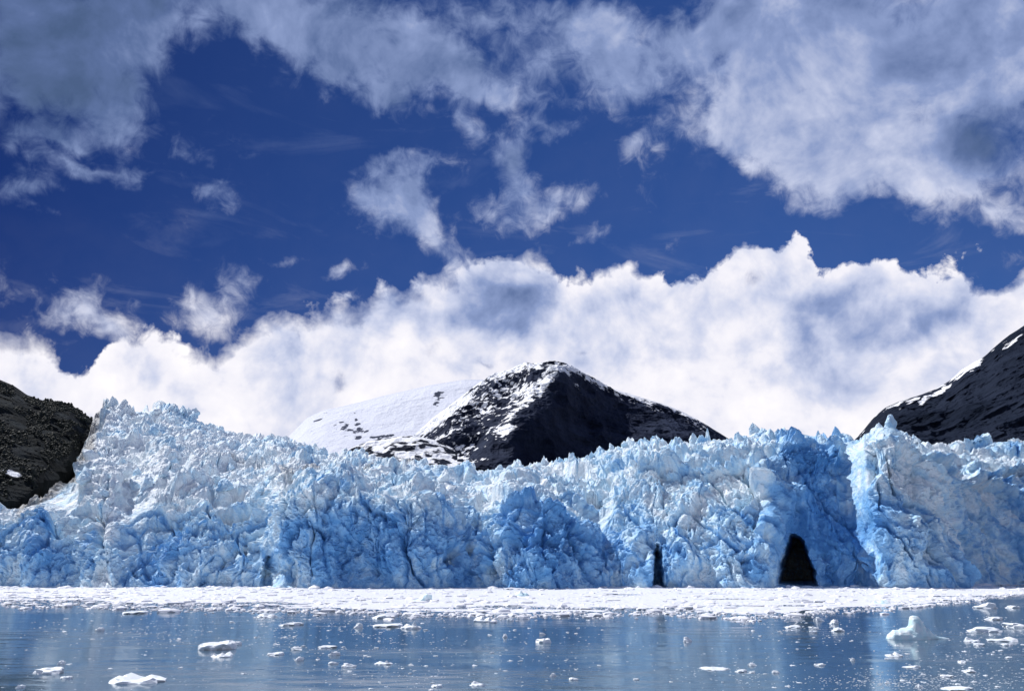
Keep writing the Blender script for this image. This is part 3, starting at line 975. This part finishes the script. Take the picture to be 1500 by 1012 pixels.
def brash():
    nu, nv = 500, 160
    u = np.linspace(-150, 1650, nu)
    ev = curve(EDGE, u, 1, 15)
    _, ye = on_water(u, ev)
    ye = ye + fbm((u / 40).astype(F32), 0 * u.astype(F32), 0 * u.astype(F32), 5, 3) * 16
    a, _ = ray(u, 812.0)
    yf = FOOT_Y + curve(FACE, u, 1, 15) + 14
    yf = np.minimum(yf, 500 + 0 * yf)
    t = np.linspace(0, 1, nv)[:, None]
    Y = ye + (yf - ye) * t
    X = a * Y
    x, y = X.astype(F32), Y.astype(F32)
    n = fbm(x / 16, y / 26, 0 * x, 4, 13) * 0.42 + fbm(x / 3, y / 4, 0 * x, 3, 23) * 0.35
    z = 0.13 + n * 0.30 - 0.45 * (1 - smoothstep(0, 0.10, t)) - 0.30 * smoothstep(0.55, 1.0, (U * 0 + 1).mean() * smoothstep(1380, 1480, u)[None, :] * (0.4 + 0.6 * t))
    lead = fbm(x / 45, y / 11, 0 * x, 4, 43) + 0.45 * smoothstep(420, 60, u)[None, :] * (1 - 0.5 * t) - 0.25 * smoothstep(0.1, 0.6, t)
    z = z - 0.55 * smoothstep(0.22, 0.42, lead)
    P = np.stack([X, Y, np.maximum(z, -0.6)], -1)
    verts, faces, off = [P.reshape(-1, 3)], [], nu * nv
    quads = grid_faces(nv, nu)
    faces.append(np.concatenate([quads[:, [0, 1, 2]], quads[:, [0, 2, 3]]]))
    shapes = [chipped(1, 900 + s, 4, 0.4, 0.3) for s in range(12)]
    N = 20000
    uu = RNG.uniform(-150, 1640, N)
    tt = RNG.random(N) ** 1.25
    yy = np.interp(uu, u, ye) + (np.interp(uu, u, yf) - np.interp(uu, u, ye)) * (tt * 1.03 - 0.03)
    yy -= np.abs(RNG.normal(0, 7, N)) * (tt < 0.10)
    aa = np.interp(uu, u, a)
    ok = ~((uu > 1380) & (tt > 0.35) & (RNG.random(N) < 0.75))
    size = 0.2 + RNG.pareto(2.2, N) * 0.30
    size = np.minimum(size, 2.4)
    foot_i = np.arange(N - 900, N)
    yy[foot_i] = np.interp(uu[foot_i], u, yf) - 16 + RNG.normal(0, 4, 900)
    size[foot_i] = 0.5 + RNG.pareto(2.4, 900) * 0.6
    size = np.minimum(size, 3.2)
    ok[foot_i] = True
    for i in np.nonzero(ok)[0]:
        v, f = shapes[i % 12]
        s = size[i]
        an = RNG.random() * 6.28
        c, sn = math.cos(an), math.sin(an)
        w = v * np.array([s * RNG.uniform(.8, 1.7), s * RNG.uniform(.7, 1.3), s * RNG.uniform(.22, .6)])
        w = np.stack([w[:, 0] * c - w[:, 1] * sn, w[:, 0] * sn + w[:, 1] * c, w[:, 2]], -1)
        verts.append(w + np.array([aa[i] * yy[i], yy[i], 0.06]))
        faces.append(f + off)
        off += len(v)
    link('brash_ice', mesh_from('brash_ice', np.concatenate(verts), np.concatenate(faces), M_BRASH), kind='stuff', label='dense white brash ice packed along the glacier front', category='brash ice')


brash()


# ------------------------------------------------------------------ floating ice, one object each
def floe_shape(seed, kind):
    r = np.random.default_rng(seed)
    if kind == 'slab':                     # low, flat, scalloped
        v, f = chipped(3, seed, 5, 0.55, 0.30)
        v[:, 2] = np.where(v[:, 2] > 0, np.tanh(v[:, 2] * 1.6) * 0.55, v[:, 2] * 0.5)
        q = (v * 2.2 + seed).astype(F32)
        v *= 1 + 0.30 * fbm(q[:, 0], q[:, 1], q[:, 2], 4, seed + 3)[:, None]
    elif kind == 'hummock':                # several lumps frozen together
        v, f = ICO[3]
        v = v.copy()
        h = np.zeros(len(v))
        for _ in range(5):
            c = r.uniform(-0.7, 0.7, 2)
            h += r.uniform(.2, .7) * np.exp(-((v[:, 0] - c[0]) ** 2 + (v[:, 1] - c[1]) ** 2) / r.uniform(.03, .12))
        v[:, 2] = np.where(v[:, 2] > 0, np.tanh(v[:, 2] * 3) * (0.28 + h), v[:, 2] * 0.4)
        q = (v * 3 + seed).astype(F32)
        v *= 1 + 0.22 * fbm(q[:, 0], q[:, 1], q[:, 2], 3, seed)[:, None]
    else:                                  # a broken lump
        v, f = chipped(3, seed, 4, 0.6, 0.45)
    q = (v * 4 + seed * 3).astype(F32)
    fv, _ = facets(q[:, 0], q[:, 1], q[:, 2], seed)
    v = v * (1 + 0.10 * fv[:, None])
    return v, f


SHAPES = {k: [mesh_from('ice_floe', *floe_shape(1000 + s * 13 + i * 101, k), M_FLOE) for s in range(9)] for i, k in enumerate(('slab', 'hummock', 'lump'))}
n_floe = 0


def floe(px, py, w, h, kind, label, group='ice pieces drifting on the open water', name='ice_floe', rot=None):
    """A piece W by H photo pixels seen with its waterline at that pixel."""
    global n_floe
    x, y = on_water(px, py)
    m = y / FPX
    me = SHAPES[kind][n_floe % 9]
    n_floe += 1
    o = bpy.data.objects.new(name, me)
    COL.objects.link(o)
    W, H = w * m / 2, h * m * 0.78
    dep = W * random.uniform(.5, .9)
    zmax = max(v.co.z for v in me.vertices)
    xmax = max(abs(v.co.x) for v in me.vertices) * 1.02
    see = dep * 2 * CAM_H / y                                   # what its depth adds to its height in view
    o.scale = (W / xmax, dep / xmax, max((H - see * 0.5), H * 0.45) / zmax)
    o.location = (x, y, -0.02)
    o.rotation_euler = (0, 0, random.uniform(-.5, .5) if rot is None else rot)
    o['label'] = label
    o['category'] = 'ice floe' if name == 'ice_floe' else 'ice chunk'
    o['group'] = group
    return o


NAMED = [
    (318, 950, 52, 17, 'slab', 'thick flat topped white floe, largest in the left half of the water'),
    (347, 944, 15, 8, 'lump', 'small rounded lump touching the right end of the thick flat topped floe'),
    (326, 961, 33, 10, 'hummock', 'low two humped floe just below the thick flat topped floe'),
    (72, 985, 50, 12, 'slab', 'long low white floe on the dark rippled water near the left edge'),
    (90, 972, 15, 7, 'lump', 'small lump just above the long low floe by the left edge'),
    (97, 993, 20, 6, 'slab', 'thin flat piece just below the long low floe by the left edge'),
    (30, 1007, 14, 7, 'lump', 'small white lump in the lower left corner of the water'),
    (200, 998, 82, 18, 'hummock', 'widest ragged white floe with a notched edge at the bottom of the water'),
    (602, 920, 32, 15, 'hummock', 'bright humped floe with a tail of bits below the middle of the ice edge'),
    (568, 917, 42, 7, 'slab', 'thin strip of ice trailing left of the bright humped floe'),
    (560, 905, 30, 7, 'slab', 'flat floe close under the brash edge above the thin trailing strip'),
    (525, 919, 15, 9, 'lump', 'compact lump at the left end of the thin trailing strip'),
    (706, 910, 26, 10, 'hummock', 'rounded white floe lying just under the brash edge left of centre'),
    (746, 909, 14, 5, 'slab', 'small flat piece right of the rounded floe under the brash edge'),
    (796, 940, 25, 9, 'slab', 'lone pale floe in the middle of the open blue water'),
    (795, 929, 11, 4, 'slab', 'small flat chip right above the lone pale floe'),
    (740, 933, 8, 7, 'lump', 'small upright lump left of the lone pale floe'),
    (562, 972, 28, 9, 'hummock', 'ragged floe near the middle of the bottom water'),
    (511, 976, 21, 8, 'lump', 'white lump left of the ragged floe on the bottom water'),
    (391, 903, 30, 9, 'hummock', 'white floe under the brash edge in the left half'),
    (427, 915, 38, 6, 'slab', 'long thin flat floe right below the brash edge, left half'),
    (434, 951, 18, 7, 'lump', 'upper of two bright lumps right of the thick flat topped floe'),
    (438, 967, 18, 8, 'lump', 'lower of two bright lumps right of the thick flat topped floe'),
    (404, 958, 25, 6, 'slab', 'flat floe between the thick flat topped floe and the two bright lumps'),
    (490, 959, 20, 8, 'lump', 'bright lump on the water with a small flat piece under it'),
    (488, 972, 15, 5, 'slab', 'small flat piece under the bright lump left of the ragged floe'),
    (480, 948, 28, 5, 'slab', 'faint thin strip of ice above the bright lump'),
    (198, 898, 34, 6, 'slab', 'thin floe hugging the brash edge at the left'),
    (146, 923, 14, 7, 'lump', 'small lump on the left water near a scatter of chips'),
    (1309, 960, 26, 8, 'hummock', 'flat white floe below the tall knobbed iceberg'),
    (1440, 924, 54, 9, 'slab', 'long flat floe right of the tall knobbed iceberg'),
    (1424, 939, 26, 9, 'hummock', 'ragged floe below the left end of the long flat floe'),
    (1467, 938, 44, 9, 'hummock', 'wide ragged floe below the right end of the long flat floe'),
    (1490, 918, 40, 9, 'slab', 'flat floe cut by the right edge of the picture'),
    (1474, 945, 18, 5, 'slab', 'small flat piece under the wide ragged floe at the right'),
    (1434, 945, 18, 5, 'slab', 'small flat piece under the ragged floe at the right'),
    (1443, 890, 34, 11, 'hummock', 'humped floe beside the ragged right end of the brash'),
    (1484, 890, 22, 5, 'slab', 'thin flat floe right of the humped one near the brash end'),
    (1455, 907, 32, 6, 'slab', 'thin strip of ice above the long flat floe'),
    (1198, 909, 17, 8, 'lump', 'uppermost white lump of the cluster below the brash, right of centre'),
    (1222, 913, 19, 8, 'lump', 'white lump at the upper right of the cluster right of centre'),
    (1162, 919, 24, 6, 'slab', 'flat piece at the left end of the cluster right of centre'),
    (1193, 921, 18, 5, 'slab', 'flat piece in the middle of the cluster right of centre'),
    (1228, 924, 20, 8, 'lump', 'lower right lump of the cluster right of centre'),
    (1191, 927, 14, 5, 'slab', 'lowest flat piece of the cluster right of centre'),
    (1007, 939, 15, 9, 'lump', 'lone white lump on open water left of the cluster'),
    (1046, 979, 42, 7, 'hummock', 'long low ragged floe on the bottom water right of centre'),
    (1085, 983, 20, 5, 'slab', 'thin piece at the right of the long low ragged floe'),
    (1101, 974, 13, 6, 'lump', 'small lump above the thin piece on the bottom water'),
    (1135, 985, 14, 5, 'slab', 'small flat chip right of the thin piece on the bottom water'),
    (1200, 974, 15, 5, 'slab', 'lone flat chip on dark water below the cluster'),
    (1249, 967, 8, 6, 'lump', 'tiny bright round lump on the dark water between cluster and iceberg'),
    (1421, 984, 19, 7, 'lump', 'bright lump on the lower right water'),
    (1386, 991, 21, 5, 'slab', 'flat piece left of the bright lump on the lower right water'),
    (1335, 977, 28, 6, 'hummock', 'pale ragged patch of ice below the flat white floe'),
    (1410, 970, 15, 5, 'slab', 'small flat piece above the bright lump at lower right'),
    (1400, 1008, 52, 6, 'slab', 'long flat floe at the very bottom right of the water'),
    (1345, 1006, 12, 6, 'lump', 'small lump left of the long flat bottom floe'),
    (700, 1003, 24, 8, 'hummock', 'low floe touching the bottom of the water in the middle'),
    (640, 1005, 18, 6, 'slab', 'flat piece left of the low floe at the bottom middle'),
    (810, 990, 11, 7, 'lump', 'small upright lump on the lower middle water'),
    (840, 995, 14, 5, 'slab', 'small flat chip right of the small upright lump'),
]
for (px, py, w, h, k, lab) in NAMED:
    floe(px, py, w, h, k, lab)

BIG = [(80, 860, 26, 8, 'low bluish chunk against the foot of the glacier at the left'), (620, 881, 30, 15, 'pale blue pointed chunk standing in the brash left of the small blue block'),
       (765, 873, 20, 11, 'small dark blue block in the brash below the bright blue mound'), (1290, 884, 30, 8, 'white chunk on the brash edge right of the cave'), (245, 858, 20, 7, 'white chunk at the back of the brash in the left half')]
for (px, py, w, h, lab) in BIG:
    o = floe(px, py, w, h, 'hummock', lab, 'larger chunks caught in the brash', 'ice_chunk')
    o.data = o.data.copy()
    o.data.materials[0] = M_BLUE

CL = [(420, 935, 60, 25), (560, 930, 70, 20), (150, 925, 110, 25), (1180, 920, 90, 20), (1400, 975, 90, 30), (590, 985, 120, 22), (250, 925, 60, 20), (1450, 930, 50, 25), (1380, 1000, 90, 10), (420, 905, 70, 12), (1080, 985, 90, 20), (800, 940, 150, 40)]


def drift_spot():
    while True:
        if random.random() < 0.72:
            c = random.choice(CL)
            px, py = random.gauss(c[0], c[2] * .7), random.gauss(c[1], c[3] * .7)
        else:
            px, py = random.uniform(0, 1500), random.uniform(893, 1010)
        if -4 < px < 1504 and py < 1011 and py > np.interp(px, [q[0] for q in EDGE], [q[1] for q in EDGE]) + 4:
            return px, py


LANDMARKS = [(318, 945, 'thick flat topped floe'), (72, 981, 'long low floe by the left edge'), (200, 992, 'widest ragged floe at the bottom'), (602, 914, 'bright humped floe with a tail'),
             (706, 906, 'rounded floe under the brash edge'), (796, 937, 'lone pale floe on the open blue water'), (562, 969, 'ragged floe of the bottom middle'), (1345, 922, 'tall knobbed iceberg'),
             (1440, 921, 'long flat floe beside the iceberg'), (1046, 976, 'long low ragged floe right of centre'), (1007, 936, 'lone white lump left of the cluster'), (1200, 915, 'cluster of white lumps below the brash'),
             (1421, 981, 'bright lump on the lower right water'), (391, 899, 'white floe under the left brash edge'), (436, 957, 'pair of bright lumps'), (840, 993, 'flat chip at the bottom middle'), (1249, 965, 'tiny bright round lump on dark water')]
SPOTS = [drift_spot() for _ in range(232)]
ORD = ['nearest', 'second nearest', 'third nearest', 'fourth nearest', 'fifth nearest', 'sixth nearest', 'seventh nearest', 'eighth nearest', 'ninth nearest', 'tenth nearest', 'eleventh nearest', 'twelfth nearest',
       'thirteenth nearest', 'fourteenth nearest', 'fifteenth nearest', 'sixteenth nearest', 'seventeenth nearest', 'eighteenth nearest', 'nineteenth nearest', 'twentieth nearest']
choice = {}
for lx, ly, lname in LANDMARKS:
    for side, test in (('left of', lambda dx, dy: dx < 0 and abs(dy) <= abs(dx) * .5), ('right of', lambda dx, dy: dx > 0 and abs(dy) <= abs(dx) * .5),
                       ('above', lambda dx, dy: dy < 0 and abs(dy) > abs(dx) * .5), ('below', lambda dx, dy: dy > 0 and abs(dy) > abs(dx) * .5)):
        cand = sorted((math.hypot(x - lx, y - ly), k) for k, (x, y) in enumerate(SPOTS) if test(x - lx, y - ly))
        for rank, (dist, k) in enumerate(cand[:20]):
            if k not in choice or rank < choice[k][0]:
                choice[k] = (rank, side, lname)
for k, (px, py) in enumerate(SPOTS):
    w = random.uniform(3.5, 9) * (0.7 + 0.5 * (py - 890) / 120)
    kind = random.choice(('slab', 'slab', 'hummock', 'lump'))
    if k in choice:
        rank, side, lname = choice[k]
        lab = f'{ORD[rank]} tiny ice chip {side} the {lname}'
    else:
        lab = 'tiny white ice chip adrift far from the larger floes'
    floe(px, py, w, w * random.uniform(.16, .34), kind, lab, 'small ice chips on the open water', 'ice_chip')


def fine_drift():
    """Crumbs of ice too small and too many to count."""
    shapes = [chipped(1, 1500 + q, 3, 0.5, 0.3) for q in range(6)]
    V, Fc, off = [], [], 0
    for k in range(2600):
        px, py = drift_spot()
        if k % 4 == 0:
            px, py = random.gauss(1340, 90), random.gauss(998, 9)
            py = min(py, 1015)
        x, y = on_water(px, py)
        v, f = shapes[k % 6]
        r_ = y / FPX * random.uniform(.45, 1.3)
        V.append(v * np.array([r_ * random.uniform(.8, 1.8), r_, r_ * .35]) + np.array([x, y, 0.01]))
        Fc.append(f + off)
        off += len(v)
    link('ice_crumbs', mesh_from('ice_crumbs', np.concatenate(V), np.concatenate(Fc), M_FLOE), kind='stuff', label='fine crumbs of ice sprinkled over the open water', category='ice crumbs')


fine_drift()


# the tall iceberg with a rounded knob and a low tail
def iceberg():
    x, y = on_water(1345, 935)
    m = y / FPX
    v, f = ico(5)
    X, Yv, up = v[:, 0], v[:, 1], v[:, 2]
    L = X * 46                                              # photo pixels along its length
    half = np.interp(L, [-46, -40, -30, -12, 0, 14, 24, 46], [4, 9, 13, 15, 14, 11, 5, 2])
    D = Yv / np.sqrt(np.maximum(1 - X * X, 1e-2)) * half
    across = np.clip(1 - (D / half) ** 2, 0, 1) ** 0.5
    body = np.interp(L, [-46, -42, -36, -26, -14, 0, 10, 15, 18, 24, 32, 46], [1, 8, 12, 14, 16, 15, 15, 17, 12, 6, 3, 0.7]) * across
    r2 = ((L + 1) / 12.5) ** 2 + (D / 12.5) ** 2
    knob = 33 * np.clip(1 - r2 ** 1.25, 0, 1) ** 0.48
    hz = np.maximum(body, knob) * m
    V = np.stack([L * m, D * m, np.where(up > 0, hz * np.clip(up * 6, 0, 1), up * 2.0)], -1)
    q = (V * 0.9).astype(F32)
    V += 0.55 * m * 6 * np.stack([fbm(q[:, 0], q[:, 1], q[:, 2], 5, s_) for s_ in (1, 2, 3)], -1) * np.clip(0.15 + V[:, 2:3] * 0.5, 0.05, 0.6)
    me = mesh_from('iceberg', V, f, M_BLUE)
    o = link('iceberg', me, label='tall pale blue iceberg with a rounded knob and a low tail', category='iceberg')
    o.location = (x, y, 0)
    o.scale = (0.94, 0.94, 0.92)


iceberg()
